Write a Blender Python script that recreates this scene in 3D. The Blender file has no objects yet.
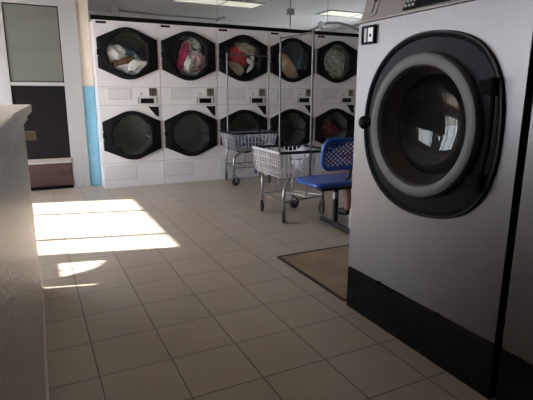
import bpy, bmesh, math, random
from mathutils import Vector, Matrix, Euler, noise
S = bpy.context.scene
C = S.collection
PI = math.pi
T = 0.32            # floor tile pitch, metres

# ------------------------------------------------------------------ materials
def mat(name, col, rough=.5, metal=0., var=None, bump=None, spec=.5, coat=0., emit=None, aniso=None):
    m = bpy.data.materials.new(name); m.use_nodes = True
    nt = m.node_tree; n = nt.nodes; l = nt.links
    b = n['Principled BSDF']
    b.inputs['Base Color'].default_value = (*col, 1); b.inputs['Roughness'].default_value = rough
    b.inputs['Metallic'].default_value = metal; b.inputs['Specular IOR Level'].default_value = spec
    b.inputs['Coat Weight'].default_value = coat
    tc = n.new('ShaderNodeTexCoord')
    if var:
        sc, amt = var[0], var[1]; stretch = var[2] if len(var) > 2 else (1, 1, 1)
        mp = n.new('ShaderNodeMapping'); mp.inputs['Scale'].default_value = stretch
        l.new(tc.outputs['Object'], mp.inputs['Vector'])
        nz = n.new('ShaderNodeTexNoise'); nz.inputs['Scale'].default_value = sc; nz.inputs['Detail'].default_value = 5
        l.new(mp.outputs[0], nz.inputs['Vector'])
        rp = n.new('ShaderNodeValToRGB')
        rp.color_ramp.elements[0].position = .3; rp.color_ramp.elements[1].position = .7
        rp.color_ramp.elements[0].color = (*[max(0, c*(1-amt)) for c in col], 1)
        rp.color_ramp.elements[1].color = (*[min(1, c*(1+amt)) for c in col], 1)
        l.new(nz.outputs['Fac'], rp.inputs['Fac']); l.new(rp.outputs[0], b.inputs['Base Color'])
    if bump:
        nz = n.new('ShaderNodeTexNoise'); nz.inputs['Scale'].default_value = bump[0]; nz.inputs['Detail'].default_value = 4
        l.new(tc.outputs['Object'], nz.inputs['Vector'])
        bp = n.new('ShaderNodeBump'); bp.inputs['Strength'].default_value = bump[1]; bp.inputs['Distance'].default_value = .01
        l.new(nz.outputs['Fac'], bp.inputs['Height']); l.new(bp.outputs[0], b.inputs['Normal'])
    if emit:
        b.inputs['Emission Color'].default_value = (*emit[0], 1); b.inputs['Emission Strength'].default_value = emit[1]
    return m

def glass_mat(name, tint, clear, rough=.03, body=(.02, .02, .022), refl=.04):
    """thin pane: part clear, part dark body, with a fresnel gloss on top"""
    m = bpy.data.materials.new(name); m.use_nodes = True
    nt = m.node_tree; n = nt.nodes; l = nt.links
    out = n['Material Output']; n.remove(n['Principled BSDF'])
    tr = n.new('ShaderNodeBsdfTransparent'); tr.inputs[0].default_value = (*tint, 1)
    df = n.new('ShaderNodeBsdfDiffuse'); df.inputs[0].default_value = (*body, 1)
    gl = n.new('ShaderNodeBsdfGlossy'); gl.inputs['Roughness'].default_value = rough
    m1 = n.new('ShaderNodeMixShader'); m1.inputs[0].default_value = clear
    l.new(df.outputs[0], m1.inputs[1]); l.new(tr.outputs[0], m1.inputs[2])
    fr = n.new('ShaderNodeLayerWeight'); fr.inputs['Blend'].default_value = .5
    pw = n.new('ShaderNodeMath'); pw.operation = 'POWER'; l.new(fr.outputs['Facing'], pw.inputs[0]); pw.inputs[1].default_value = 4
    ad = n.new('ShaderNodeMath'); ad.operation = 'MULTIPLY_ADD'; l.new(pw.outputs[0], ad.inputs[0]); ad.inputs[1].default_value = .9; ad.inputs[2].default_value = refl
    m2 = n.new('ShaderNodeMixShader'); l.new(ad.outputs[0], m2.inputs[0])
    l.new(m1.outputs[0], m2.inputs[1]); l.new(gl.outputs[0], m2.inputs[2]); l.new(m2.outputs[0], out.inputs[0])
    return m

def tile_mat():
    m = bpy.data.materials.new('floor_tiles'); m.use_nodes = True
    nt = m.node_tree; n = nt.nodes; l = nt.links; b = n['Principled BSDF']
    tc = n.new('ShaderNodeTexCoord'); sp = n.new('ShaderNodeSeparateXYZ'); l.new(tc.outputs['Object'], sp.inputs[0])
    def M(op, a, c=None):
        k = n.new('ShaderNodeMath'); k.operation = op
        for i, v in enumerate((a, c)):
            if v is None: continue
            if isinstance(v, (int, float)): k.inputs[i].default_value = v
            else: l.new(v, k.inputs[i])
        return k.outputs[0]
    ds, cells = [], []
    for ax in 'XY':
        q = M('DIVIDE', sp.outputs[ax], T)
        cells.append(M('FLOOR', q))
        f = M('FRACT', q)
        ds.append(M('MINIMUM', f, M('SUBTRACT', 1., f)))
    d = M('MINIMUM', ds[0], ds[1])
    mr = n.new('ShaderNodeMapRange'); mr.inputs['From Min'].default_value = .006; mr.inputs['From Max'].default_value = .013
    l.new(d, mr.inputs['Value'])
    cv = n.new('ShaderNodeCombineXYZ'); l.new(cells[0], cv.inputs[0]); l.new(cells[1], cv.inputs[1])
    wn = n.new('ShaderNodeTexWhiteNoise'); l.new(cv.outputs[0], wn.inputs['Vector'])
    nz = n.new('ShaderNodeTexNoise'); nz.inputs['Scale'].default_value = 3.5; nz.inputs['Detail'].default_value = 6
    l.new(tc.outputs['Object'], nz.inputs['Vector'])
    v = M('ADD', M('MULTIPLY', wn.outputs['Value'], .10), M('MULTIPLY', nz.outputs['Fac'], .22))
    v = M('ADD', v, .83)
    base = n.new('ShaderNodeRGB'); base.outputs[0].default_value = (.372, .308, .255, 1)
    vm = n.new('ShaderNodeVectorMath'); vm.operation = 'SCALE'; l.new(base.outputs[0], vm.inputs[0]); l.new(v, vm.inputs['Scale'])
    mx = n.new('ShaderNodeMix'); mx.data_type = 'RGBA'
    l.new(mr.outputs[0], mx.inputs['Factor']); mx.inputs['A'].default_value = (.10, .075, .055, 1); l.new(vm.outputs[0], mx.inputs['B'])
    l.new(mx.outputs['Result'], b.inputs['Base Color'])
    r = M('ADD', M('MULTIPLY', nz.outputs['Fac'], .10), .26); l.new(r, b.inputs['Roughness'])
    bp = n.new('ShaderNodeBump'); bp.inputs['Strength'].default_value = .35; bp.inputs['Distance'].default_value = .002
    l.new(mr.outputs[0], bp.inputs['Height']); l.new(bp.outputs[0], b.inputs['Normal'])
    return m

M_ = {}
def mk(k, *a, **kw): M_[k] = mat(k, *a, **kw)
mk('wall_cream', (.66, .58, .50), .7, var=(2, .04))
mk('wall_grey', (.72, .71, .69), .8, var=(1.5, .05))
mk('wall_textured', (.54, .475, .43), .33, var=(3, .05), bump=(90, .6))
mk('cap', (.70, .60, .545), .42, var=(4, .05))
mk('ceiling', (.62, .62, .61), .9, var=(1, .05))
mk('blue_tile', (.20, .43, .57), .25, var=(6, .08))
mk('white_frame', (.38, .375, .385), .4, var=(3, .03))
mk('frost', (.15, .155, .14), .18, var=(1.5, .12, (.3, 1, 2)))
mk('dark_panel', (.011, .0095, .013), .35, spec=.15, var=(3, .15))
mk('kick', (.065, .036, .034), .4, spec=.3, var=(5, .25, (1, 1, 4)))
mk('kick_trim', (.34, .29, .26), .4)
mk('dryer_white', (.72, .695, .73), .32, var=(2, .03))
mk('seam', (.33, .32, .33), .6)
mk('panel_white', (.64, .63, .65), .35)
mk('black_plastic', (.007, .007, .009), .5, spec=.10, var=(8, .2))
mk('black_gloss', (.005, .005, .008), .35, spec=.07, var=(6, .2))
mk('black_flat', (.005, .005, .006), .8, spec=.05)
mk('drum_metal', (.27, .285, .28), .45, .3, var=(12, .15))
mk('coin', (.20, .18, .15), .35, .6, var=(40, .2))
mk('steel', (.19, .179, .183), .42, 1., var=(30, .02, (1, 1, .04)))
mk('steel_dark', (.36, .35, .35), .4, .7, var=(20, .06))
mk('ring', (.110, .105, .107), .5, .2, spec=.3, var=(6, .06))
mk('rim_grey', (.024, .023, .025), .45, spec=.2)
mk('gasket', (.030, .026, .024), .5, spec=.2, var=(8, .2))
mk('plinth', (.008, .0068, .006), .6, spec=.08, var=(6, .7, (1, 1, 3)), bump=(14, .25))
mk('console', (.24, .215, .21), .45, .35, var=(3, .04))
mk('button', (.34, .33, .33), .4)
mk('button_dark', (.10, .10, .11), .4)
mk('white_plastic', (.75, .75, .78), .4)
mk('lcd', (.006, .007, .010), .3, spec=.1)
mk('chrome', (.36, .36, .38), .34, 1., var=(20, .06))
mk('pole_metal', (.17, .17, .18), .4, .9, var=(20, .06))
mk('wire', (.70, .70, .74), .35, .7)
mk('wire_dark', (.30, .31, .36), .4, .7)
mk('rim_slate', (.022, .024, .036), .6, spec=.15)
mk('rim_lilac', (.48, .47, .54), .4)
mk('rubber', (.045, .045, .048), .6, var=(15, .2))
mk('bumper_blue', (.02, .07, .22), .4)
mk('bench_blue', (.009, .060, .34), .32, coat=.2, var=(6, .1))
mk('bench_black', (.010, .010, .011), .4, var=(8, .2))
mk('plywood', (.245, .172, .115), .65, var=(5, .28, (1, .6, 1)), bump=(20, .15))
mk('edge_dark', (.02, .017, .014), .6)
mk('concrete', (.17, .15, .13), .85, var=(8, .2))
mk('pipe_grey', (.34, .34, .34), .45, .3)
mk('pipe_white', (.80, .81, .83), .35)
mk('pavement', (.32, .31, .29), .9, var=(1, .1))
mk('lens', (.62, .61, .52), .5, var=(26, .12), emit=((1, .96, .80), .19))
mk('skin', (.32, .17, .125), .5, var=(8, .06))
mk('hair', (.03, .02, .015), .5, var=(30, .3))
mk('shirt_red', (.42, .035, .05), .85, var=(14, .25))
mk('shirt_white', (.78, .72, .68), .8)
mk('shorts', (.03, .035, .06), .85, var=(12, .2))
mk('shoe', (.015, .014, .015), .5, var=(10, .2))
mk('label_paper', (.75, .62, .18), .6, var=(25, .35))
def cloth(k, c, v=.25, sc=14): mk(k, c, .9, var=(sc, v), bump=(60, .25))
cloth('c_white', (.88, .86, .85), .06); cloth('c_blue', (.05, .13, .22)); cloth('c_brown', (.16, .075, .04))
cloth('c_pink', (.50, .05, .16)); cloth('c_pale', (.62, .62, .66), .1); cloth('c_floral', (.48, .34, .36), .8, 30); cloth('c_greenish', (.34, .38, .38), .8, 26)
cloth('c_red', (.45, .03, .055), .2); cloth('c_khaki', (.42, .35, .28), .15); cloth('c_black', (.02, .02, .025), .2)
cloth('c_navy', (.035, .045, .065), .3); cloth('c_tan', (.62, .46, .30), .12); cloth('c_teal', (.04, .09, .12), .3)
cloth('c_grey', (.50, .50, .46), .7, 20); cloth('c_lilac', (.46, .45, .56), .12); cloth('c_darkred', (.22, .015, .02), .2)
cloth('c_stripe', (.70, .70, .72), .1); cloth('c_denim', (.08, .10, .16), .25)
M_['tiles'] = tile_mat()
M_['dryer_glass'] = glass_mat('dryer_glass', (.95, .97, .96), .95, .06, (.02,.02,.022), .06)
M_['washer_glass'] = glass_mat('washer_glass', (.45, .45, .48), .55, .02)
M_['window_glass'] = glass_mat('window_glass', (.97, .98, .98), 1.)

# ------------------------------------------------------------------ mesh helpers
class MB:
    def __init__(s): s.b = bmesh.new()
    def poly(s, pts): return s.b.faces.new([s.b.verts.new(p) for p in pts])
    def box(s, lo, hi):
        x0, y0, z0 = lo; x1, y1, z1 = hi
        v = [s.b.verts.new(p) for p in ((x0,y0,z0),(x1,y0,z0),(x1,y1,z0),(x0,y1,z0),(x0,y0,z1),(x1,y0,z1),(x1,y1,z1),(x0,y1,z1))]
        for f in ((0,3,2,1),(4,5,6,7),(0,1,5,4),(1,2,6,5),(2,3,7,6),(3,0,4,7)): s.b.faces.new([v[i] for i in f])
        return s
    def prism(s, pts, vec):
        vec = Vector(vec); a = [s.b.verts.new(p) for p in pts]; c = [s.b.verts.new(Vector(p)+vec) for p in pts]
        n = len(pts)
        s.b.faces.new(a[::-1]); s.b.faces.new(c)
        for i in range(n): s.b.faces.new([a[i], a[(i+1)%n], c[(i+1)%n], c[i]])
        return s
    def tube(s, pts, r, n=8, caps=True, closed=False):
        P = [Vector(p) for p in pts]; rings = []
        rr = r if isinstance(r, (list, tuple)) else [r]*len(P)
        ref = None
        for i, p in enumerate(P):
            if closed: d = (P[(i+1)%len(P)]-P[i-1])
            elif i == 0: d = P[1]-p
            elif i == len(P)-1: d = p-P[i-1]
            else: d = (P[i+1]-p).normalized()+(p-P[i-1]).normalized()
            d.normalize()
            if ref is None: ref = d.orthogonal().normalized()
            ref = (ref-d*ref.dot(d))
            if ref.length < 1e-6: ref = d.orthogonal()
            ref.normalize(); e = d.cross(ref)
            rings.append([s.b.verts.new(p+rr[i]*(math.cos(2*PI*k/n+PI/n)*ref+math.sin(2*PI*k/n+PI/n)*e)) for k in range(n)])
        m = len(P) if closed else len(P)-1
        for i in range(m):
            A, B = rings[i], rings[(i+1)%len(P)]
            for k in range(n): s.b.faces.new([A[k], A[(k+1)%n], B[(k+1)%n], B[k]])
        if caps and not closed: s.b.faces.new(rings[0][::-1]); s.b.faces.new(rings[-1])
        return s
    def lathe(s, prof, c, axis, n=48, caps=(False, False)):
        """prof: (radius, offset along axis)"""
        c = Vector(c); a = Vector(axis).normalized(); u = a.orthogonal().normalized(); w = a.cross(u)
        rings = []
        for r, h in prof:
            if r < 1e-6: rings.append([s.b.verts.new(c+a*h)])
            else: rings.append([s.b.verts.new(c+a*h+r*(math.cos(2*PI*k/n)*u+math.sin(2*PI*k/n)*w)) for k in range(n)])
        for A, B in zip(rings, rings[1:]):
            for k in range(n):
                q = [A[k % len(A)], A[(k+1) % len(A)], B[(k+1) % len(B)], B[k % len(B)]]
                f = []
                for v in q:
                    if v not in f: f.append(v)
                if len(f) > 2: s.b.faces.new(f)
        if caps[0] and len(rings[0]) > 2: s.b.faces.new(rings[0][::-1])
        if caps[1] and len(rings[-1]) > 2: s.b.faces.new(rings[-1])
        return s
    def ball(s, c, r, n=16):
        st = len(s.b.verts)
        r = r if isinstance(r, (tuple, list)) else (r, r, r)
        bmesh.ops.create_uvsphere(s.b, u_segments=n, v_segments=n//2+2, radius=1, matrix=Matrix.Translation(c) @ Matrix.Diagonal((*r, 1)))
        return s
    def plate_hole(s, rect, y, c, r, n=48):
        """rectangle in the plane y=const with a round hole"""
        x0, z0, x1, z1 = rect; cx, cz = c
        angs = sorted(set([2*PI*k/n for k in range(n)]+[math.atan2(zz-cz, xx-cx) % (2*PI) for xx in (x0, x1) for zz in (z0, z1)]))
        inn, outr = [], []
        for a in angs:
            ca, sa = math.cos(a), math.sin(a)
            t = min([v for v in ((x1-cx)/ca if ca > 1e-9 else (x0-cx)/ca if ca < -1e-9 else 9e9, (z1-cz)/sa if sa > 1e-9 else (z0-cz)/sa if sa < -1e-9 else 9e9)])
            inn.append(s.b.verts.new((cx+r*ca, y, cz+r*sa))); outr.append(s.b.verts.new((cx+t*ca, y, cz+t*sa)))
        k = len(angs)
        for i in range(k): s.b.faces.new([inn[i], outr[i], outr[(i+1)%k], inn[(i+1)%k]])
        return s
def obj(name, mb, m, parent=None, loc=None, smooth=True, bevel=0., solid=0., normals=True):
    b = mb.b if isinstance(mb, MB) else mb
    bmesh.ops.remove_doubles(b, verts=b.verts, dist=1e-5)
    if normals: bmesh.ops.recalc_face_normals(b, faces=b.faces)
    me = bpy.data.meshes.new(name); b.to_mesh(me); b.free()
    if smooth:
        for p in me.polygons: p.use_smooth = True
        me.set_sharp_from_angle(angle=math.radians(35))
    o = bpy.data.objects.new(name, me); C.objects.link(o)
    me.materials.append(M_[m] if isinstance(m, str) else m)
    if parent: o.parent = parent
    if loc: o.location = loc
    if solid:
        md = o.modifiers.new('thick', 'SOLIDIFY'); md.thickness = solid; md.offset = 0
    if bevel:
        md = o.modifiers.new('edge', 'BEVEL'); md.width = bevel; md.segments = 2; md.limit_method = 'ANGLE'; md.angle_limit = math.radians(40)
    return o
def tag(o, label, cat, group=None):
    o['label'] = label; o['category'] = cat
    if group: o['group'] = group
    return o
def thing(name, label, cat, loc=(0, 0, 0), group=None):
    o = bpy.data.objects.new(name, None); C.objects.link(o); o.location = loc; o.empty_display_size = .1
    return tag(o, label, cat, group)
def struct(name, mb, m, **k):
    o = obj(name, mb, m, **k); o['kind'] = 'structure'; return o
def sroot(name, loc=(0, 0, 0)):
    o = bpy.data.objects.new(name, None); C.objects.link(o); o.location = loc; o['kind'] = 'structure'; return o
def dup(o, loc=None, parent=None):
    c = o.copy(); C.objects.link(c)
    if parent: c.parent = parent
    if loc is not None: c.location = loc
    for ch in list(o.children): dup(ch, None, c)
    return c

# ------------------------------------------------------------------ setting
XL, XR, YF, YB, ZC = -1.5, 7.0, -4.2, 8.8, 2.8
YD = 4.9            # wall with the glazed door
def wall_with_openings(ops, x0, x1, y0, y1, z1):
    mb = MB(); ys = y0
    for (a, b, c, d) in sorted(ops):
        if a > ys: mb.box((x0, ys, 0), (x1, a, z1))
        if c > 0: mb.box((x0, a, 0), (x1, b, c))
        mb.box((x0, a, d), (x1, b, z1)); ys = b
    mb.box((x0, ys, 0), (x1, y1, z1)); return mb
struct('floor', MB().box((XL, YF, -.1), (XR, YB, 0)), M_['tiles'], smooth=False)
struct('ceiling', MB().box((XL-.1, YF-.1, ZC), (XR+.1, YB+.1, ZC+.1)), 'ceiling', smooth=False)
struct('wall_back', MB().box((XL-.1, YB, 0), (XR+.1, YB+.1, ZC)), 'wall_grey', smooth=False)
struct('wall_right', wall_with_openings([(5.6, 8.3, 1.3, 2.1)], XR, XR+.1, YF, YB, ZC), 'wall_grey', smooth=False)
struct('wall_front', MB().box((XL-.1, YF-.1, 0), (XR+.1, YF, ZC)), 'wall_grey', smooth=False)
# street side wall; its two narrow openings are added to shape sun shards
OPS = [(2.47, 4.48, .45, 2.245), (1.99, 2.295, 1.335, 1.665), (1.79, 1.835, .9, 1.57), (.0, 1.55, 1.1, 2.15)]
struct('wall_left', wall_with_openings(OPS, XL-.06, XL, YF, YD+.12, ZC), 'wall_grey', smooth=False)
wn = 2
for (a, b, c, d) in OPS:
    w = sroot('window_%d' % wn, (XL-.03, a, c)); wn += 1
    H, W = d-c, b-a
    obj('pane', MB().box((-.004, 0, 0), (.004, W, H)), 'window_glass', w, smooth=False)
    if .2 < W < .5:
        obj('sun_mask', MB().prism([(.008, 0, .0), (.008, 0, H), (.008, W, H), (.008, .143, .215)], (.006, 0, 0)).prism([(.008, .115, 0), (.008, .135, 0), (.008, .262, .30), (.008, .242, .30)], (.006, 0, 0)), 'wall_grey', w, smooth=False)  # unseen panel and bar, shaped to cut the sun shards on the floor
    if W > 1:
        bars = (.41, 1.37) if W < 2 else (W*.5,)
        if a > 2: bars = (2.92-a, 3.85-a)
        f = MB()
        for q in (.0, W-.04): f.box((-.025, q, 0), (.025, q+.04, H))
        for q in (0, H-.04): f.box((-.025, 0, q), (.025, W, q+.04))
        for q in bars: f.box((-.03, q-.022, 0), (.03, q+.022, H))
        obj('window_frame', f, 'white_frame', w, smooth=False)
w = sroot('window_%d' % wn, (XR+.05, 5.6, 1.3))  # unseen window added to brighten the ceiling behind the dryers
obj('pane', MB().box((-.004, 0, 0), (.004, 2.7, .8)), 'window_glass', w, smooth=False)
f = MB()
for q in (0, 1.33, 2.66): f.box((-.03, q, 0), (.03, q+.04, .8))
for q in (0, .76): f.box((-.03, 0, q), (.03, 2.7, q+.04))
obj('window_frame', f, 'white_frame', w, smooth=False)
struct('ground_outside', MB().box((XL-14, YF-8, -.25), (XL-.06, YB+8, -.12)), 'pavement', smooth=False)

# wall holding the glazed door, and the cream pier with its blue wainscot
mb = MB()
mb.box((XL, YD, 2.30), (.468, YD+.12, ZC))
mb.box((XL, YD, 0), (-.98, YD+.12, 2.30))
mb.box((.468, YD, 0), (.612, YB, ZC))
struct('wall_door_side', mb, 'wall_cream', smooth=False)
mb = MB()
zt = [0, .02, .343, .35, .646, .653, .992, .999, 1.29]
for a, b in ((.0, .345), (.349, .647), (.651, .992), (.996, 1.292)):
    mb.box((.468, YD-.012, a), (.612, YD, b))
t = struct('trim_1', mb, 'blue_tile', smooth=False, bevel=.003)
# door_1: white frame, grey upper light, black lower light, brown kick panel
d = sroot('door_1', (0, YD, 0))
mb = MB()
mb.box((.262, -.045, 0), (.468, .02, 2.30)); mb.box((-.42, -.045, 0), (-.335, .02, 2.30)); mb.box((-.335, -.045, 2.222), (.262, .02, 2.30))
mb.box((-.335, -.045, 1.291), (.262, .02, 1.333))
obj('door_frame', mb, 'white_frame', d, smooth=False, bevel=.004)
obj('upper_pane', MB().box((-.335, -.02, 1.333), (.262, -.005, 2.222)), 'frost', d, smooth=False)
obj('pane_gasket', MB().box((-.335, -.03, 1.333), (.262, -.02, 1.343)).box((-.335, -.03, 2.212), (.262, -.02, 2.222)).box((-.335, -.03, 1.333), (-.325, -.02, 2.222)).box((.252, -.03, 1.333), (.262, -.02, 2.222)), 'black_flat', d, smooth=False)
obj('lower_pane', MB().box((-.335, -.02, .36), (.262, -.005, 1.291)), 'dark_panel', d, smooth=False)
obj('kick_panel', MB().box((-.335, -.06, .045), (.262, -.005, .335)), 'kick', d, smooth=False, bevel=.006)
obj('kick_rail', MB().box((-.335, -.066, .352), (.262, -.01, .395)), 'kick_trim', d, smooth=False)
obj('kick_ledge', MB().box((-.335, -.068, .335), (.262, -.01, .352)), 'white_frame', d, smooth=False)
obj('door_sweep', MB().box((-.335, -.05, .0), (.262, -.005, .045)), 'black_flat', d, smooth=False)
# fixed light to the left of the door
w = sroot('window_1', (0, YD, 0))
obj('pane', MB().box((-.93, -.02, 1.64), (-.42, -.005, 2.25)), 'frost', w, smooth=False)
obj('window_frame', MB().box((-.98, -.045, 1.55), (-.42, .02, 1.64)).box((-.98, -.045, 0), (-.93, .02, 2.3)).box((-.93, -.045, 2.25), (-.42, .02, 2.3)), 'white_frame', w, smooth=False)
obj('lower_pane', MB().box((-.93, -.02, .3), (-.42, -.005, 1.55)), 'white_frame', w, smooth=False)
obj('sill_panel', MB().box((-.93, -.04, 0), (-.42, .02, .3)), 'white_frame', w, smooth=False)

# low partition beside the camera
A = Vector((-.200, 1.47, 0)); B = Vector((-.243, -2.4, 0))
mb = MB()
mb.prism([A, B, B+Vector((-.28, 0, 0)), A+Vector((-.28, 0, 0))], (0, 0, 1.075))
struct('wall_partition', mb, 'wall_textured', smooth=False)
mb = MB()
mb.prism([(-.176, 1.468, 1.06), (-.151, 1.475, 1.099), (-.151, 1.475, 1.142), (-.52, 1.475, 1.142), (-.52, 1.468, 1.06)], (0, .002, 0))
mb2 = MB()
z0, z1 = 1.075, 1.142
mb2.prism([(-.151, 1.478, 1.098), (-.211, .10, 1.098), (-.52, .10, 1.098), (-.52, 1.478, 1.098)], (0, 0, z1-1.098))
mb2.prism([(-.178, 1.470, 1.055), (-.222, .10, 1.055), (-.51, .10, 1.055), (-.51, 1.470, 1.055)], (0, 0, 1.098-1.055))
struct('trim_2', mb2, 'cap', smooth=False, bevel=.003)
mb2 = MB()
mb2.prism([(-.206, .094, 1.06), (-.262, -2.4, 1.06), (-.53, -2.4, 1.06), (-.53, .094, 1.06)], (0, 0, z1-1.06))
struct('trim_3', mb2, 'cap', smooth=False, bevel=.004)
struct('trim_4', MB().box((-.47, 1.47, .935), (-.143, 1.495, .986)), 'cap', smooth=False, bevel=.003)
mb = MB(); mb.prism([A+Vector((.010, 0, 0)), B+Vector((.010, 0, 0)), B, A], (0, 0, .018))
struct('baseboard_left', mb, 'cap', smooth=False)

# ------------------------------------------------------------------ stacked dryers
DW, DH, YDR, X0 = .788, 2.068, 4.61, .614
CX, ZU, ZL, RH = .394, 1.685, .672, .262
def hex_outline(cz, n=14):
    r, hw, hh = .312, .366, .178
    pts = []
    c = math.hypot(hw, hh); base = math.atan2(hh, hw); off = math.acos(r/c)
    a0 = base+off
    for k in range(n+1): pts.append((a0+(PI-2*a0)*k/n))
    top = [(CX+r*math.cos(a), cz+r*math.sin(a)) for a in pts]
    bot = [(CX-(x-CX), cz-(z-cz)) for x, z in top]
    return [(CX+hw, cz+hh)]+top+[(CX-hw, cz+hh), (CX-hw, cz+.06), (CX-hw+.014, cz+.045), (CX-hw+.014, cz-.03), (CX-hw, cz-.05), (CX-hw, cz-hh)]+bot+[(CX+hw, cz-hh)]
def dryer_door(root, cz):
    out = hex_outline(cz); n = len(out)
    b = MB(); r = .258
    prof = []
    rings = [[], [], [], [], []]
    for (x, z) in out:
        dx, dz = x-CX, z-cz; q = math.hypot(dx, dz); ux, uz = dx/q, dz/q
        rings[0].append(b.b.verts.new((x, 0, z)))
        rings[1].append(b.b.verts.new((x, -.028, z)))
        rings[2].append(b.b.verts.new((x-ux*.012, -.036, z-uz*.012)))
        rings[3].append(b.b.verts.new((CX+ux*(r+.012), -.040, cz+uz*(r+.012))))
        rings[4].append(b.b.verts.new((CX+ux*r, -.030, cz+uz*r)))
    rings.append([b.b.verts.new((v.co.x, 0, v.co.z)) for v in rings[4]])
    for R0, R1 in zip(rings, rings[1:]):
        for k in range(n): b.b.faces.new([R0[k], R0[(k+1) % n], R1[(k+1) % n], R1[k]])
    dr = obj('door', b, 'black_plastic', root)
    g = MB().lathe([(0, -.018), (.12, -.017), (.20, -.014), (r+.001, -.008)], (CX, 0, cz), (0, 1, 0), 48)
    obj('door_glass', g, 'dryer_glass', dr)
    obj('door_handle', MB().box((CX-.372, -.042, cz-.03), (CX-.350, -.012, cz+.045)), 'black_flat', dr, bevel=.004)
    dm = MB().lathe([(.30, .02), (.30, .52), (.06, .54), (0, .54)], (CX, 0, cz), (0, 1, 0), 40)
    for k in range(3):
        a = PI/2+.4+k*2*PI/3; ca, sa = math.cos(a), math.sin(a)
        dm.prism([(CX+.30*ca-.03*sa, .06, cz+.30*sa+.03*ca), (CX+.30*ca+.03*sa, .06, cz+.30*sa-.03*ca), (CX+.23*ca, .06, cz+.23*sa)], (0, .44, 0))
    obj('drum', dm, 'drum_metal', root)
def make_dryer():
    t = thing('dryer', '', 'dryer', (X0, YDR, 0), 'stacked dryers along the far wall')
    b = MB()
    g = .003
    b.plate_hole((g, .04, DW-g, 1.056), 0, (CX, ZL), RH); b.plate_hole((g, 1.056, DW-g, DH), 0, (CX, ZU), RH)
    D = .95
    for q in ([(g, 0, .04), (g, D, .04), (g, D, DH), (g, 0, DH)], [(DW-g, 0, .04), (DW-g, 0, DH), (DW-g, D, DH), (DW-g, D, .04)],
              [(g, 0, DH), (g, D, DH), (DW-g, D, DH), (DW-g, 0, DH)], [(g, D, .04), (DW-g, D, .04), (DW-g, D, DH), (g, D, DH)]): b.poly(q)
    obj('cabinet', b, 'dryer_white', t, smooth=False)
    obj('toe_kick', MB().box((.003, .004, 0), (DW-.003, .9, .042)), 'dryer_white', t, smooth=False)
    for z in (1.056, 1.283, .322): obj('panel_seam', MB().box((.004, -.0012, z-.002), (DW-.004, 0, z+.002)), 'seam', t, smooth=False)
    dryer_door(t, ZU); dryer_door(t, ZL)
    for (x0, z0, x1, z1) in ((.125, 1.135, .402, 1.262), (.02, .105, .412, .280)):
        p = obj('access_panel', MB().box((x0, -.006, z0), (x1, 0, z1)), 'panel_white', t, smooth=False, bevel=.002)
        obj('panel_outline', MB().box((x0-.004, -.003, z0-.004), (x1+.004, 0, z0)).box((x1, -.003, z0-.004), (x1+.005, 0, z1+.003)).box((x0-.004, -.003, z1), (x1+.005, 0, z1+.003)), 'seam', p, smooth=False)
    k = obj('control_panel', MB().box((.477, -.008, 1.072), (.737, 0, 1.168)), 'panel_white', t, smooth=False, bevel=.002)
    obj('display', MB().box((.520, -.012, 1.078), (.690, -.006, 1.142)), 'lcd', k, smooth=False)
    for x in (.487, .722):
        for i in range(4):
            obj('button', MB().box((x, -.012, 1.078+i*.022), (x+.014, -.007, 1.090+i*.022)), 'button_dark', k, smooth=False)
    obj('lock', MB().lathe([(.012, 0), (.012, -.012), (0, -.013)], (.532, 0, 1.20), (0, 1, 0), 12), 'steel_dark', t)
    cpl = obj('coin_plate', MB().box((.632, -.012, 1.172), (.732, 0, 1.272)), 'coin', t, smooth=False, bevel=.003)
    obj('coin_slot', MB().box((.676, -.014, 1.20), (.683, -.01, 1.25)), 'black_flat', cpl, smooth=False)
    obj('corner_plate', MB().prism([(.610, 0, 1.036), (.748, 0, 1.036), (.748, 0, .905), (.715, 0, .915)], (0, -.008, 0)), 'black_plastic', t, smooth=False)
    obj('name_plate', MB().box((.035, -.006, 2.028), (.155, 0, 2.054)), 'black_plastic', t, smooth=False)
    return t
labels = ['white stacked dryer beside the blue wall tiles with white and brown laundry up top',
          'white stacked dryer with pink and pale clothes in its upper drum',
          'white stacked dryer with a red garment in its upper drum',
          'white stacked dryer with tan and navy fabric in its upper drum',
          'white stacked dryer with a grey patterned bundle in its upper drum']
dr = make_dryer()
for i in range(5):
    o = dr if i == 0 else dup(dr, (X0+i*DW, YDR, 0))
    o['label'] = labels[i]
# black flashing over the row
tag(obj('top_flashing', MB().box((X0-.012, YDR-.005, DH+.004), (X0+5*DW+.01, YDR+.06, DH+.052)), 'black_flat', smooth=False), 'long black strip running along the top of the white dryers', 'strip')

# garments in the drums
def garment(name, label, c, size, seed, m, rot=(0, 0, 0), amp=.32, cat='garment', group='laundry in the dryers', sub=4):
    b = bmesh.new(); bmesh.ops.create_icosphere(b, subdivisions=sub, radius=1)
    if group == 'laundry in the dryers': size = (size[0]*1.22, size[1]*1.05, size[2]*1.22); c = (c[0], c[1]-.015, c[2])
    R = Euler(rot).to_matrix(); off = Vector((seed*3.1, seed*1.7, seed*.9))
    for v in b.verts:
        p = v.co.copy()
        k = 1+amp*noise.noise(p*1.6+off)+amp*.55*noise.noise(p*3.7+off)+amp*.30*abs(noise.noise(p*6.5+off))-amp*.25*abs(noise.noise(p*4.1-off))
        v.co = R @ Vector((p.x*k*size[0], p.y*k*size[1], p.z*k*size[2]))
    o = obj(name, b, m, loc=c)
    for p in o.data.polygons: p.use_smooth = True
    return tag(o, label, cat, group)
def in_drum(i, dx, dz, y=.13, up=True): return (X0+i*DW+CX+dx, YDR+y, (ZU if up else ZL)+dz)
G = garment
G('towel', 'white cloth heaped low in the upper drum beside the blue tiles', in_drum(0, .055, -.135, .12), (.180, .075, .085), 1, 'c_white', (0, .1, 0), .5)
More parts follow.
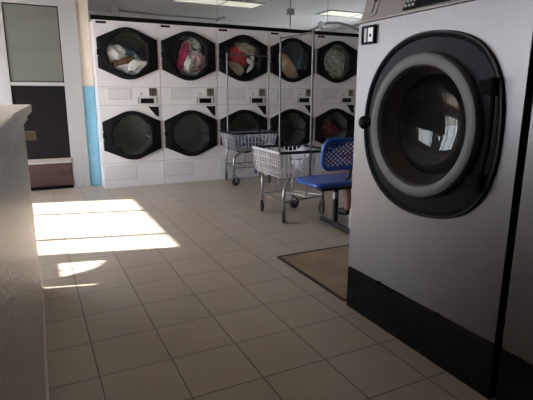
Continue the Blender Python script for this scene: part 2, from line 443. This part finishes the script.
G('towel', 'white cloth bunched at the side of the upper drum beside the blue tiles', in_drum(0, -.15, -.02, .10), (.105, .07, .105), 2, 'c_white', (0, -.4, 0), .35)
G('shirt', 'brown cloth lying across the white laundry in the first upper drum', in_drum(0, -.055, -.085, .065), (.12, .04, .038), 3, 'c_brown', (0, -.25, 0), .3)
G('shirt', 'blue cloth behind the white laundry in the first upper drum', in_drum(0, .02, .03, .2), (.15, .06, .055), 4, 'c_blue', (0, .2, 0), .4)
G('shirt', 'white and dark crumpled cloth at the end of the first upper drum', in_drum(0, .155, -.13, .16), (.065, .05, .09), 5, 'c_greenish', (0, -.3, 0), .5)
G('shirt', 'pink sleeve hanging in the upper drum of the second dryer', in_drum(1, -.055, .01, .1), (.040, .04, .15), 6, 'c_pink', (0, .28, 0), .35)
G('sock', 'small white cloth beside the pink sleeve in the second dryer', in_drum(1, .01, -.095, .08), (.045, .04, .085), 7, 'c_white', (0, .1, 0), .3)
G('blouse', 'mauve floral cloth in the upper drum of the second dryer', in_drum(1, .13, -.05, .13), (.10, .06, .11), 8, 'c_floral', (0, .2, 0), .4)
G('blouse', 'grey patterned cloth at the top of the second dryer drum', in_drum(1, .085, .11, .14), (.09, .05, .10), 9, 'c_greenish', (0, .5, 0), .45)
G('shirt', 'pale cloth along the bottom of the second dryer drum', in_drum(1, .03, -.19, .15), (.14, .05, .035), 10, 'c_pale', (0, .05, 0), .35)
G('shirt', 'dark cloth behind the pink sleeve in the second dryer', in_drum(1, .02, .06, .24), (.13, .06, .14), 20, 'c_navy', (0, 0, 0), .35)
G('jumper', 'red garment filling the upper drum of the third dryer', in_drum(2, -.06, .03, .12), (.16, .07, .115), 11, 'c_red', (0, .45, 0), .35)
G('trousers', 'khaki cloth at the bottom of the third dryer drum', in_drum(2, -.12, -.13, .09), (.12, .06, .075), 12, 'c_khaki', (0, .3, 0), .35)
G('shirt', 'grey brown cloth at the top of the third dryer drum', in_drum(2, .05, .13, .08), (.12, .06, .065), 13, 'c_khaki', (0, .2, 0), .4)
G('shirt', 'black cloth at the side of the third dryer drum', in_drum(2, .15, .0, .2), (.09, .05, .17), 14, 'c_black', (0, 0, 0), .3)
for k, (dx, dz, ry) in enumerate(((.165, .06, -.3), (.125, -.03, -.9), (.145, -.11, .6))):
    G('sock', ['topmost white stripe of cloth against the black cloth in the third dryer', 'middle white strip of cloth against the black cloth in the third dryer', 'lowest white strip of cloth against the black cloth in the third dryer'][k], in_drum(2, dx, dz, .09), (.026, .03, .07), 15+k, 'c_stripe', (0, ry, 0), .3, sub=3)
G('sheet', 'large tan cloth at the bottom of the fourth dryer drum', in_drum(3, -.065, -.09, .12), (.20, .07, .115), 18, 'c_tan', (0, .75, 0), .12)
G('trousers', 'navy cloth folded over the tan one in the fourth dryer', in_drum(3, .07, .08, .13), (.21, .07, .115), 19, 'c_navy', (0, .72, 0), .18)
G('shirt', 'dark teal cloth at the side of the fourth dryer drum', in_drum(3, .16, .02, .09), (.06, .04, .09), 21, 'c_teal', (0, .5, 0), .3)
G('blanket', 'grey mottled blanket filling the fifth dryer drum', in_drum(4, -.035, -.02, .12), (.185, .07, .20), 22, 'c_grey', (0, .2, 0), .2)
G('blanket', 'olive grey cloth beside the mottled blanket in the fifth dryer', in_drum(4, .12, -.0, .16), (.10, .06, .19), 23, 'c_khaki', (0, .1, 0), .25)
G('shirt', 'dark red cloth in the lower drum of the fifth dryer', in_drum(4, -.03, -.02, .15, False), (.14, .07, .09), 24, 'c_darkred', (0, .2, 0), .35)

# ------------------------------------------------------------------ big front-load washers
def make_washer():
    W, D = .965, .95
    t = thing('washing_machine', '', 'washing machine', (1.395, -.052, 0), 'big steel washing machines')
    y0, y1 = -W/2, W/2
    cy, cz = -.004, 1.072
    # steel front panel with the round opening (built in xz then turned to face -x)
    b = MB().plate_hole((y0, .247, y1, 1.557), 0, (cy, cz), .30, 64)
    for v in b.b.verts: v.co = Vector((v.co.y, v.co.x, v.co.z))
    for q in ([(0, y0, .247), (D, y0, .247), (D, y0, 1.557), (0, y0, 1.557)], [(0, y1, .247), (D, y1, .247), (D, y1, 1.557), (0, y1, 1.557)],
              [(0, y0, .247), (D, y0, .247), (D, y1, .247), (0, y1, .247)], [(D, y0, .247), (D, y1, .247), (D, y1, 1.557), (D, y0, 1.557)], [(0, y0, 1.557), (D, y0, 1.557), (D, y1, 1.557), (0, y1, 1.557)]): b.poly(q)
    obj('cabinet', b, 'steel', t, smooth=False, bevel=.006)
    obj('base_plinth', MB().box((-.004, y0-.008, 0), (D-.03, y1, .240)), 'plinth', t, smooth=False, bevel=.004)
    # tilted console
    c = MB().prism([(.002, y0, 1.562), (.080, y0, 1.800), (.45, y0, 1.800), (.45, y0, 1.562)], (0, W, 0))
    cons = obj('console', c, 'console', t, smooth=False, bevel=.006)
    def onc(y, z, lift=0): 
        s = (z-1.562)/.238; return Vector((.002+.078*s-lift*.95, y, z+lift*.31))
    pts = [onc(.172, 1.578), onc(-.40, 1.578), onc(-.40, 1.715), onc(.135, 1.715)]
    cp = obj('control_panel', MB().prism(pts, onc(0, 1.6, .006)-onc(0, 1.6)), 'black_gloss', cons, smooth=False)
    for r in range(4):
        for q in range(3):
            p = onc(.152-q*.022-r*.006, 1.594+r*.019, .0065)
            obj('key', MB().box(p-Vector((.003, .006, .005)), p+Vector((.003, .007, .006))), 'button', cp, smooth=False)
    for q in range(3):
        p = onc(-.010-q*.050, 1.604, .0065)
        obj('button', MB().box(p-Vector((.004, .018, .008)), p+Vector((.003, .018, .008))), 'button', cp, smooth=False, bevel=.003)
    p = onc(-.12, 1.66, .007)
    obj('display', MB().box(p-Vector((.002, .09, .025)), p+Vector((.003, .09, .025))), 'lcd', cp, smooth=False)
    kp = MB().prism([onc(.428, 1.585), onc(.365, 1.585), onc(.365, 1.70), onc(.428, 1.70)], onc(0, 1.6, .004)-onc(0, 1.6))
    k = obj('lock_plate', kp, 'console', cons, smooth=False, bevel=.002)
    p = onc(.365, 1.625, .004)
    obj('lock_slot', MB().tube([onc(.400, 1.60, .005), onc(.394, 1.655, .005)], .004, 8), 'steel_dark', k)
    obj('key_lock', MB().lathe([(.011, 0), (.011, .008), (0, .009)], onc(.393, 1.664, .002), (-.95, 0, .31), 14), 'black_flat', k)
    # coin box
    cb = MB()
    a0, a1, c0, c1 = .340, .440, 1.452, 1.540
    for (p, q, r_, s_) in ((a0, a1, c0, c0+.010), (a0, a1, c1-.010, c1), (a0, a0+.01, c0, c1), (a1-.01, a1, c0, c1)):
        cb.box((-.016, p, r_), (0, q, s_))
    k = obj('coin_box', cb, 'black_plastic', t, smooth=False)
    obj('coin_face', MB().box((-.006, a0+.01, c0+.01), (-.001, a1-.01, c1-.01)), 'black_flat', k, smooth=False)
    obj('coin_plate', MB().box((-.012, a0+.014, c0+.012), (-.004, a0+.052, c1-.012)), 'white_plastic', k, smooth=False)
    obj('coin_chute', MB().box((-.010, a1-.034, c0+.012), (-.004, a1-.014, c1-.012)), 'pipe_grey', k, smooth=False)
    obj('coin_slot', MB().lathe([(.008, 0), (0, -.001)], (-.0125, a0+.033, c0+.040), (1, 0, 0), 12), 'black_flat', k)
    # black bezel disc, door ring, glass
    by = cy-.012
    bz = MB().lathe([(.400, .002), (.400, -.006), (.395, -.010), (.386, -.012), (.380, -.008), (.376, -.004), (.300, -.003), (.290, .02)], (0, by, cz), (1, 0, 0), 96)
    for v in bz.b.verts:
        dy, dz = v.co.y-by, v.co.z-cz; q = math.hypot(dy, dz)
        if q > .34:
            c_, s_ = dy/q, dz/q
            e = 2.18 if dy > 0 else 2.18+.4*min(1, -c_*1.6)
            k = (abs(c_)**e+abs(s_)**e)**(-1/e)
            if dy < 0: k *= 1-.010*(-c_)
            v.co.y = by+dy*k; v.co.z = cz+dz*k-.004
    bez = obj('bezel', bz, 'black_gloss', t)
    loop = []
    for i in range(72):
        a = 2*PI*i/72; c_, s_ = math.cos(a), math.sin(a)
        e = 2.18 if c_ > 0 else 2.18+.4*min(1, -c_*1.6)
        k = .397*(abs(c_)**e+abs(s_)**e)**(-1/e)*(1 if c_ > 0 else 1+.010*c_)
        loop.append((-.010, by+k*c_, cz+k*s_-.004))
    obj('bezel_rim', MB().tube(loop, .0065, 8, closed=True), 'rim_grey', bez)
    rg = MB().lathe([(.316, .0), (.317, -.026), (.312, -.036), (.302, -.041), (.276, -.040), (.266, -.034), (.259, -.018), (.262, .01), (.30, .012)], (0, cy-.004, cz-.004), (1, 0, 0), 96)
    door = obj('door', rg, 'ring', t)
    obj('gasket', MB().lathe([(.260, -.018), (.250, .0), (.238, .03), (.228, .055), (.222, .075), (.235, .085)], (0, cy, cz), (1, 0, 0), 64), 'gasket', door)
    obj('door_glass', MB().lathe([(.228, .060), (.215, .085), (.185, .115), (.13, .140), (.06, .152), (0, .155)], (0, cy, cz), (1, 0, 0), 64), 'washer_glass', door)
    h = MB().tube([(-.01, cy+.300, cz), (-.038, cy+.330, cz), (-.046, cy+.352, cz-.004)], [.018, .022, .02], 12)
    h.ball((-.044, cy+.352, cz-.004), (.028, .028, .034))
    obj('door_handle', h, 'black_plastic', door)
    for dz in (.165, -.20):
        hy = cy-.352 if dz > 0 else cy-.335
        obj('hinge', MB().box((-.030, hy-.022, cz+dz-.026), (-.004, hy+.05, cz+dz+.026)).lathe([(.016, -.034), (.016, .034)], (-.026, hy-.015, cz+dz), (0, 0, 1), 16, (True, True)), 'black_flat', t, bevel=.004)
    obj('hinge_bar', MB().tube([(-.026, cy-.367, cz+.165), (-.028, cy-.375, cz+.07), (-.028, cy-.372, cz-.06), (-.026, cy-.350, cz-.20)], .009, 12), 'black_flat', t)
    obj('drum', MB().lathe([(.30, .03), (.305, .10), (.305, .55), (.1, .57), (0, .57)], (0, cy, cz), (1, 0, 0), 48), 'drum_metal', t)
    for yy in (.21, -.19):
        obj('clip', MB().box((-.012, yy-.010, .236), (.0, yy+.010, .252)), 'black_flat', t, smooth=False)
    return t
ws = make_washer(); ws['label'] = 'big steel front-load washing machine with a round black-rimmed door in full view'
w2 = dup(ws, (1.395, -1.050, 0)); w2['label'] = 'steel washing machine cut off by the picture edge, past the black gap'
tag(obj('gap_shade', MB().box((1.425, -.566, 0), (1.9, -.547, 1.78)), 'black_flat', smooth=False), 'black vertical strip standing for the shade in the gap between the two washing machines', 'shade strip')  # black strip added for the shade in the gap between machines

# plywood over the empty machine bay
t = thing('floor_cover', 'brown plywood sheet in a dark edging on the floor beside the big washer', 'plywood sheet', (1.405, .47, 0))
obj('sheet', MB().box((.022, .012, .002), (.93, .835, .010)), 'plywood', t, smooth=False)
obj('edging', MB().box((0, 0, .0005), (.016, .86, .011)).box((.022, .835, .0005), (.95, .86, .011)).box((.022, 0, .0005), (.95, .012, .012)), 'edge_dark', t, smooth=False)

# ------------------------------------------------------------------ laundry carts
def caster(leg, p, yaw, r=.060):
    """swivel fork + wheel as parts of the leg; p = floor contact"""
    p = Vector(p); d = Vector((math.cos(yaw), math.sin(yaw), 0)); s = Vector((-d.y, d.x, 0))
    c = p+Vector((0, 0, r)); top = c+Vector((0, 0, r+.022))-d*.03
    f = MB()
    for k in (-1, 1):
        a = s*(.020*k)
        f.prism([c+a-Vector((0, 0, .012))-d*.008, c+a+d*.012, top+a+d*.028, top+a-d*.02, ], s*(.004*k))
    f.lathe([(.024, -.006), (.024, .010), (.014, .016), (.014, .03)], top, (0, 0, 1), 14, (True, True))
    obj('caster_fork', f, 'chrome', leg)
    w = MB().lathe([(.012, -.016), (r-.010, -.014), (r, -.009), (r, .009), (r-.010, .014), (.012, .016)], c, s, 24, (True, True))
    obj('caster_wheel', w, 'rubber', leg)
    return top+Vector((0, 0, .03))
def make_cart(label, bx, by, zt, zb, wheels, yaws, poles, polez, shelfz, taper, dark):
    """bx, by: basket extents; wheels: 4 floor points (far-left, near-left, far-right, near-right)"""
    o = Vector(((bx[0]+bx[1])/2, (by[0]+by[1])/2, 0))
    t = thing('laundry_cart', label, 'laundry cart', o, 'wire laundry carts')
    L = lambda x, y, z: Vector((x, y, z))-o
    top = [L(bx[0], by[0], zt), L(bx[1], by[0], zt), L(bx[1], by[1], zt), L(bx[0], by[1], zt)]
    a, c = taper
    bot = [L(bx[0]+a, by[0]+c, zb), L(bx[1]-a, by[0]+c, zb), L(bx[1]-a, by[1]-c, zb), L(bx[0]+a, by[1]-c, zb)]
    wm = 'wire_dark' if dark else 'wire'
    for k in range(4):
        p0, p1, q0, q1 = top[k], top[(k+1) % 4], bot[k], bot[(k+1) % 4]
        n = max(6, int((p1-p0).length/(.040 if k in (1, 3) else .050)))
        b = MB()
        for i in range(n+1):
            f = i/n; b.tube([p0.lerp(p1, f), q0.lerp(q1, f)], .0052, 5)
        for f in (.28, .55, .80, 1.): b.tube([p0.lerp(q0, f), p1.lerp(q1, f)], .0040, 5)
        obj('wire_side', b, wm, t)
    b = MB(); n = 12
    for i in range(n+1): b.tube([bot[0].lerp(bot[1], i/n), bot[3].lerp(bot[2], i/n)], .003, 4)
    for i in range(7): b.tube([bot[0].lerp(bot[3], i/6), bot[1].lerp(bot[2], i/6)], .003, 4)
    obj('wire_bottom', b, wm, t)
    for k in range(4):
        obj('rim', MB().tube([top[k], top[(k+1) % 4]], .0145, 8), 'rim_slate' if (dark or k != 3) else 'rim_lilac', t)
    legs_top = []
    ins = .05
    anchors = [bot[3]+Vector((ins, -ins, 0)), bot[0]+Vector((ins*3, ins, 0)), bot[2]+Vector((-ins, -ins, 0)), bot[1]+Vector((-ins, ins, 0))]
    mids = []
    for w, yaw, an in zip(wheels, yaws, anchors):
        p = L(w[0], w[1], 0)
        leg = obj('leg', MB(), 'chrome', t)
        tp = caster(leg, p, yaw)
        pts = [tp-Vector((0, 0, .03)), Vector((tp.x, tp.y, zb-.11)), Vector((tp.x, tp.y, zb-.07)).lerp(Vector((an.x, an.y, zb-.07)), .15), Vector((tp.x, tp.y, zb-.03)).lerp(Vector((an.x, an.y, zb-.03)), .5), Vector((an.x, an.y, zb-.004))]
        lm = MB().tube(pts, .0155, 10); lm.b.to_mesh(leg.data); lm.b.free()
        for q in leg.data.polygons: q.use_smooth = True
        mids.append(Vector((tp.x, tp.y, shelfz)))
    b = MB()
    fl, nl, fr, nr = mids
    for p, q in ((fl, nl), (nl, nr), (nr, fr), (fr, fl)): b.tube([p, q], .0085, 8)
    for f in (.33, .66): b.tube([fl.lerp(fr, f), nl.lerp(nr, f)], .005, 6)
    b.tube([fl.lerp(fr, .5), Vector((*fl.lerp(fr, .5).xy, zb-.01))], .0085, 8)
    b.tube([nl.lerp(nr, .55), Vector((*nl.lerp(nr, .55).xy, zb-.01))], .0085, 8)
    obj('lower_frame', b, 'chrome', t)
    for k in () if dark else (3,):
        q = bot[k]; obj('corner_bumper', MB().ball(q+Vector((-.004, -.004 if k == 0 else .004, -.012)), (.020, .020, .028), 12), 'bumper_blue', t)
    (p0, p1) = [L(x, y, 0) for x, y in poles]
    for p in (p0, p1):
        obj('pole', MB().tube([p+Vector((0, 0, zb-.005)), p+Vector((0, 0, polez+.02))], .0100, 10), 'pole_metal', t)
    obj('hanging_bar', MB().tube([p0+Vector((0, 0, polez)), p1+Vector((0, 0, polez))], .0090, 10), 'pole_metal', t)
    return t
make_cart('wire laundry cart with a hanging bar parked close to the blue bench', (1.895, 2.47), (2.21, 2.80), .662, .425,
          [(1.925, 2.66), (1.915, 2.165), (2.30, 2.63), (2.425, 2.29)], [1.3, 1.15, .2, 1.4], ((2.195, 2.785), (2.225, 2.205)), 1.755, .205, (.015, .03), False)
make_cart('dark-rimmed wire laundry cart standing against the dryers', (2.185, 2.83), (4.04, 4.53), .695, .462,
          [(2.26, 4.50), (2.22, 4.06), (2.78, 4.48), (2.71, 4.03)], [1.2, .3, 1.2, 1.2], ((2.20, 4.27), (2.805, 4.27)), 1.70, .24, (.05, .03), True)
G('sheet', 'crumpled lilac white cloth in the cart by the blue bench', (2.365, 2.60, .545), (.085, .15, .115), 31, 'c_lilac', (0, 0, .2), .3, 'laundry', 'laundry in the carts')
G('jeans', 'dark blue clothes lying in the cart against the dryers', (2.50, 4.28, .545), (.22, .16, .085), 32, 'c_denim', (0, 0, 0), .3, 'laundry', 'laundry in the carts')
tag(obj('paper_slip', MB().prism([(-.05, -.02, 0), (.05, -.02, 0), (.05, .02, 0), (-.05, .02, 0)], (0, 0, .003)), 'label_paper', loc=(2.31, 3.22, .0005), smooth=False), 'small yellow slip of paper on the floor behind the nearer wire cart', 'paper slip').rotation_euler = (0, 0, -1.0)

# ------------------------------------------------------------------ blue bench (its back to the camera)
t = thing('bench', 'blue perforated metal bench with a black T-shaped foot behind the big washer', 'bench', (2.045, 1.78, 0))
def rounded_loop(x0, z0, x1, z1, r, y, n=6, lean=0.):
    pts = []
    for (cx_, cz_, a0) in ((x1-r, z1-r, 0), (x0+r, z1-r, PI/2), (x0+r, z0+r, PI), (x1-r, z0+r, 1.5*PI)):
        for k in range(n+1):
            a = a0+PI/2*k/n; z = cz_+r*math.sin(a); pts.append((cx_+r*math.cos(a), y-lean*(z-z0), z))
    return pts
NS, SW = 2, .56
for s in range(NS):
    u = s*(SW+.02)
    seat = MB()
    lp = rounded_loop(u, 0, u+SW, .385, .05, 0)
    pl = [(x, z_, .392) for (x, _, z_) in lp]
    seat.prism(pl, (0, 0, .040))
    so = obj('seat', seat, 'bench_blue', t, bevel=.006)
    rim = MB().tube([(x, z_, .412) for (x, _, z_) in lp], .024, 8, closed=True)
    obj('seat_rim', rim, 'bench_blue', so)
    # backrest frame + expanded mesh
    bx0, bx1, bz0, bz1 = u+.045, u+SW-.0, .56, .812
    fr = MB().tube(rounded_loop(bx0, bz0, bx1, bz1, .085, .012, 8, .10), .023, 10, closed=True)
    bk = obj('backrest', fr, 'bench_blue', t)
    ms = MB(); step = .040
    x0, x1, z0, z1 = bx0+.012, bx1-.012, bz0+.010, bz1-.010
    def inside(x, z):
        r = .07
        dx = max(x0+r-x, x-(x1-r), 0); dz = max(z0+r-z, z-(z1-r), 0)
        return x0 <= x <= x1 and z0 <= z <= z1 and dx*dx+dz*dz <= r*r
    for sg in (1, -1):
        q = -1.2
        while q < 1.6:
            seg = []
            for k in range(121):
                z = z0+(z1-z0)*k/120; x = x0+q+sg*(z-z0)*1.25
                if inside(x, z): seg.append((x, z))
            if len(seg) > 3:
                (xa, za), (xb, zb) = seg[0], seg[-1]
                d = Vector((xb-xa, 0, zb-za)).normalized(); nn = Vector((-d.z, 0, d.x))*.0062
                ya, yb = .012-.10*(za-bz0), .012-.10*(zb-bz0)
                A_, B_ = Vector((xa, ya, za)), Vector((xb, yb, zb))
                ms.prism([A_-nn, A_+nn, B_+nn, B_-nn], (0, .003, 0))
            q += step*1.25
    obj('back_mesh', ms, 'bench_blue', bk, smooth=False)
    for x in (bx0+.32, bx1-.06):
        obj('back_bracket', MB().tube([(x, .012, bz0), (x, .03, .47), (x, .10, .412)], .012, 8), 'bench_black', t)
obj('beam', MB().box((.06, .04, .350), (NS*SW-.04, .12, .390)), 'bench_black', t, bevel=.004)
for x in (.235, .93):
    ft = MB().tube([(x-.025, -.26, .026), (x, .02, .030), (x+.02, .30, .026)], .026, 10)
    cl = obj('leg', MB().tube([(x, .06, .03), (x, .06, .37)], .028, 12), 'bench_black', t)
    obj('leg_foot', ft, 'bench_black', cl)
    obj('leg_highlight', MB().tube([(x, .06, .27), (x, .06, .335)], .0315, 12), 'chrome', cl)  # bright band standing for the highlight on the black leg

# ------------------------------------------------------------------ person on the bench, facing the dryers
def skin_obj(name, verts, edges, m, parent, root=0, sub=2):
    me = bpy.data.meshes.new(name); me.from_pydata([v[:3] for v in verts], edges, []); me.materials.append(M_[m])
    o = bpy.data.objects.new(name, me); C.objects.link(o); o.parent = parent
    md = o.modifiers.new('skin', 'SKIN'); md.use_smooth_shade = True
    sv = me.skin_vertices[0].data
    for i, v in enumerate(verts):
        r = v[3]; sv[i].radius = (r, v[4] if len(v) > 4 else r); sv[i].use_root = (i == root)
    o.modifiers.new('sub', 'SUBSURF').levels = sub; o.modifiers['sub'].render_levels = sub
    return o
PX, PY = 2.94, 2.0
pr = thing('person', 'person in a dark top with red sleeves sitting on the blue bench facing the dryers', 'person', (PX, PY, 0))
V, E = [], []
def add(p, r, par=None, r2=None):
    V.append((*p, r, r2 or r)); i = len(V)-1
    if par is not None: E.append((par, i))
    return i
pel = add((0, -.03, .53), .115, None, .10)
ab = add((0, -.04, .66), .11, pel, .09); ch = add((0, -.03, .82), .13, ab, .095); ub = add((0, -.02, .93), .10, ch, .08)
nk = add((0, -.01, 1.02), .05, ub); hd0 = add((0, .01, 1.08), .062, nk); hd = add((0, .02, 1.17), .088, hd0); hd2 = add((0, .01, 1.25), .07, hd)
for s in (-1, 1):
    sh = add((s*.165, -.02, .925), .058, ub); el = add((s*.315, -.02, .735), .042, sh); fa = add((s*.24, .14, .655), .036, el); wr = add((s*.185, .27, .612), .026, fa)
    pm = add((s*.178, .32, .590), .030, wr, .017); kn = add((s*.175, .36, .582), .033, pm, .014)
    for j, ln in enumerate((.066, .076, .070, .054)):
        bx = s*(.175+(j-1.5)*.019); r0 = add((bx, .368, .582), .0095, kn); r1 = add((bx, .368+ln*.5, .574), .0088, r0); add((bx, .368+ln*.9, .548), .0078, r1)
    th0 = add((s*.145, .325, .584), .011, pm); th1 = add((s*.128, .350, .576), .010, th0); add((s*.120, .378, .566), .008, th1)
    hp = add((s*.095, .0, .515), .092, pel); mt = add((s*.14, .19, .515), .078, hp); kne = add((s*.185, .36, .500), .060, mt)
    cf = add((s*.245, .25, .32), .055, kne); an = add((s*.325, .09, .10), .036, cf); fo = add((s*.335, .12, .05), .034, an); add((s*.375, .20, .035), .028, fo)
body = skin_obj('body', V, E, 'skin', pr)
V, E = [], []
a = add((0, -.035, .555), .135, None, .118); b_ = add((0, -.04, .68), .128, a, .106); c_ = add((0, -.03, .82), .148, b_, .112); d_ = add((0, -.02, .945), .115, c_, .09); add((-.15, -.02, .935), .072, d_); add((.15, -.02, .935), .072, d_); add((0, -.012, .99), .070, d_)
shirt = skin_obj('shirt', V, E, 'shorts', pr)
for s in (-1, 1):
    V, E = [], []
    q = add((s*.10, -.02, .94), .07); q2 = add((s*.172, -.02, .915), .074, q); add((s*.285, -.02, .775), .058, q2)
    skin_obj('sleeve', V, E, 'shirt_red', shirt)
    obj('cuff', MB().tube([(s*.262, -.02, .808), (s*.300, -.02, .758)], .060, 16), 'shirt_white', shirt)
V, E = [], []
a = add((0, -.03, .53), .128, None, .112)
for s in (-1, 1):
    h = add((s*.097, .0, .52), .104, a); add((s*.14, .19, .52), .090, add((s*.115, .09, .52), .098, h))
skin_obj('shorts', V, E, 'shorts', pr)
for s in (-1, 1):
    V, E = [], []
    a = add((s*.324, .075, .052), .046, None, .050); b_ = add((s*.342, .14, .045), .044, a, .044); add((s*.378, .215, .036), .038, b_, .032)
    skin_obj('shoe', V, E, 'shoe', pr)
hb = MB().ball((0, .0, 1.205), (.098, .105, .112), 20)
for v in hb.b.verts:
    if v.co.y > .03 and v.co.z < 1.262: v.co.y = .03
hair = obj('hair', hb, 'hair', pr)
fc = MB()
obj('nose', MB().ball((0, .112, 1.165), (.013, .016, .022), 10), 'skin', pr)
obj('mouth', MB().ball((0, .098, 1.118), (.024, .008, .006), 10), 'shirt_red', pr)
for s in (-1, 1):
    eye = obj('eye', MB().ball((s*.032, .093, 1.188), (.012, .010, .007), 10), 'c_white', pr)
    obj('pupil', MB().ball((s*.032, .101, 1.188), (.0055, .004, .0055), 8), 'hair', eye)
    obj('eyebrow', MB().ball((s*.034, .092, 1.208), (.018, .010, .004), 8), 'hair', pr)
    obj('ear', MB().ball((s*.088, .015, 1.175), (.012, .02, .03), 10), 'skin', pr)

# ------------------------------------------------------------------ ceiling fittings
for (x0, x1, lab) in ((2.28, 3.84, 'long ceiling light panel at the top edge above the middle dryers'), (5.28, 6.75, 'ceiling light panel half hidden by the big washing machine')):
    t = thing('ceiling_light', lab, 'ceiling light', (x0, 6.48, ZC), 'fluorescent ceiling panels')
    L = x1-x0
    obj('light_frame', MB().box((-.02, -.02, -.018), (L+.02, .012, 0)).box((-.02, .508, -.018), (L+.02, .54, 0)).box((-.02, .012, -.018), (.012, .508, 0)).box((L-.012, .012, -.018), (L+.02, .508, 0)).box((L*.55-.01, .012, -.016), (L*.55+.01, .508, 0)), 'white_frame', t, smooth=False)
    obj('diffuser', MB().box((.012, .012, -.008), (L-.012, .508, -.002)), 'lens', t, smooth=False)
t = thing('sprinkler_pipe', 'thin grey pipe with a white fitting high above the first two dryers', 'pipe', (1.12, 6.0, 2.41))
obj('pipe', MB().tube([(0, 0, 0), (.62, 0, -.02), (1.62, 0, -.02)], [.016, .014, .010], 10), 'pipe_grey', t)
obj('fitting', MB().lathe([(.05, -.05), (.055, 0), (.03, .05)], (0, 0, 0), (0, 0, 1), 14, (True, True)), 'pipe_white', t)
obj('hanger', MB().tube([(1.60, 0, -.05), (1.66, 0, 0), (1.75, 0, .02)], .018, 8).tube([(1.62, 0, 0), (1.62, 0, .39)], .004, 6), 'pipe_grey', t)
t = thing('drop_conduit', 'thin vertical conduit with a small box hanging above the fourth dryer', 'conduit', (3.99, 5.8, 2.12))
obj('conduit', MB().tube([(0, 0, 0), (0, 0, ZC-2.12)], .011, 8), 'pipe_grey', t)
obj('junction_box', MB().box((-.06, -.035, .40), (.06, .035, .50)), 'pipe_grey', t, bevel=.006)
obj('base_plate', MB().box((-.05, -.05, -.10), (.05, .05, 0)), 'pipe_grey', t)
t = thing('gas_pipe', 'bent pipe with a shiny tee fitting above the fifth dryer', 'pipe', (4.6, 5.8, 2.38))
obj('pipe', MB().tube([(-.22, 0, -.10), (-.08, 0, -.04), (0, 0, 0), (.15, 0, .06), (.38, 0, .075), (.6, 0, .045), (.85, 0, -.02)], .024, 10), 'pipe_grey', t)
obj('hanger', MB().tube([(.15, 0, .06), (.15, 0, ZC-2.38)], .005, 6), 'pipe_grey', t)
obj('tee_fitting', MB().ball((0, -.03, .02), (.065, .05, .06), 14).tube([(0, 0, .0), (0, 0, -.3)], .022, 10), 'pipe_white', t)

# ------------------------------------------------------------------ light
sun = bpy.data.lights.new('sun', 'SUN'); sun.energy = 13; sun.angle = .018; sun.color = (1, .95, .88)
so = bpy.data.objects.new('sun', sun); C.objects.link(so)
so.rotation_euler = Vector((1, -.26, -.935)).to_track_quat('-Z', 'Y').to_euler()
w = bpy.data.worlds.new('sky'); S.world = w; w.use_nodes = True
bg = w.node_tree.nodes['Background']; bg.inputs[0].default_value = (.90, .94, 1., 1); bg.inputs[1].default_value = 3.9

# ------------------------------------------------------------------ camera
cam = bpy.data.cameras.new('camera'); co = bpy.data.objects.new('camera', cam); C.objects.link(co)
yaw, pitch, roll = .4631, .2239, .0037
fwd = Vector((math.sin(yaw)*math.cos(pitch), math.cos(yaw)*math.cos(pitch), -math.sin(pitch)))
rt = Vector((math.cos(yaw), -math.sin(yaw), 0)); up = rt.cross(fwd)
r2 = math.cos(roll)*rt+math.sin(roll)*up; u2 = -math.sin(roll)*rt+math.cos(roll)*up
m = Matrix((r2, u2, -fwd)).transposed().to_4x4(); m.translation = Vector((-.16416, -1.63424, 1.2096))
co.matrix_world = m
cam.sensor_width = 36; cam.lens = 36*468/533; cam.clip_start = .01
S.camera = co
S.view_settings.view_transform = 'Standard'; S.view_settings.look = 'None'; S.view_settings.gamma = 1; S.view_settings.exposure = 1.54
S.view_settings.use_curve_mapping = False
S.cycles.max_bounces = 10; S.cycles.diffuse_bounces = 6; S.cycles.transparent_max_bounces = 12
S.cycles.sample_clamp_indirect = 6
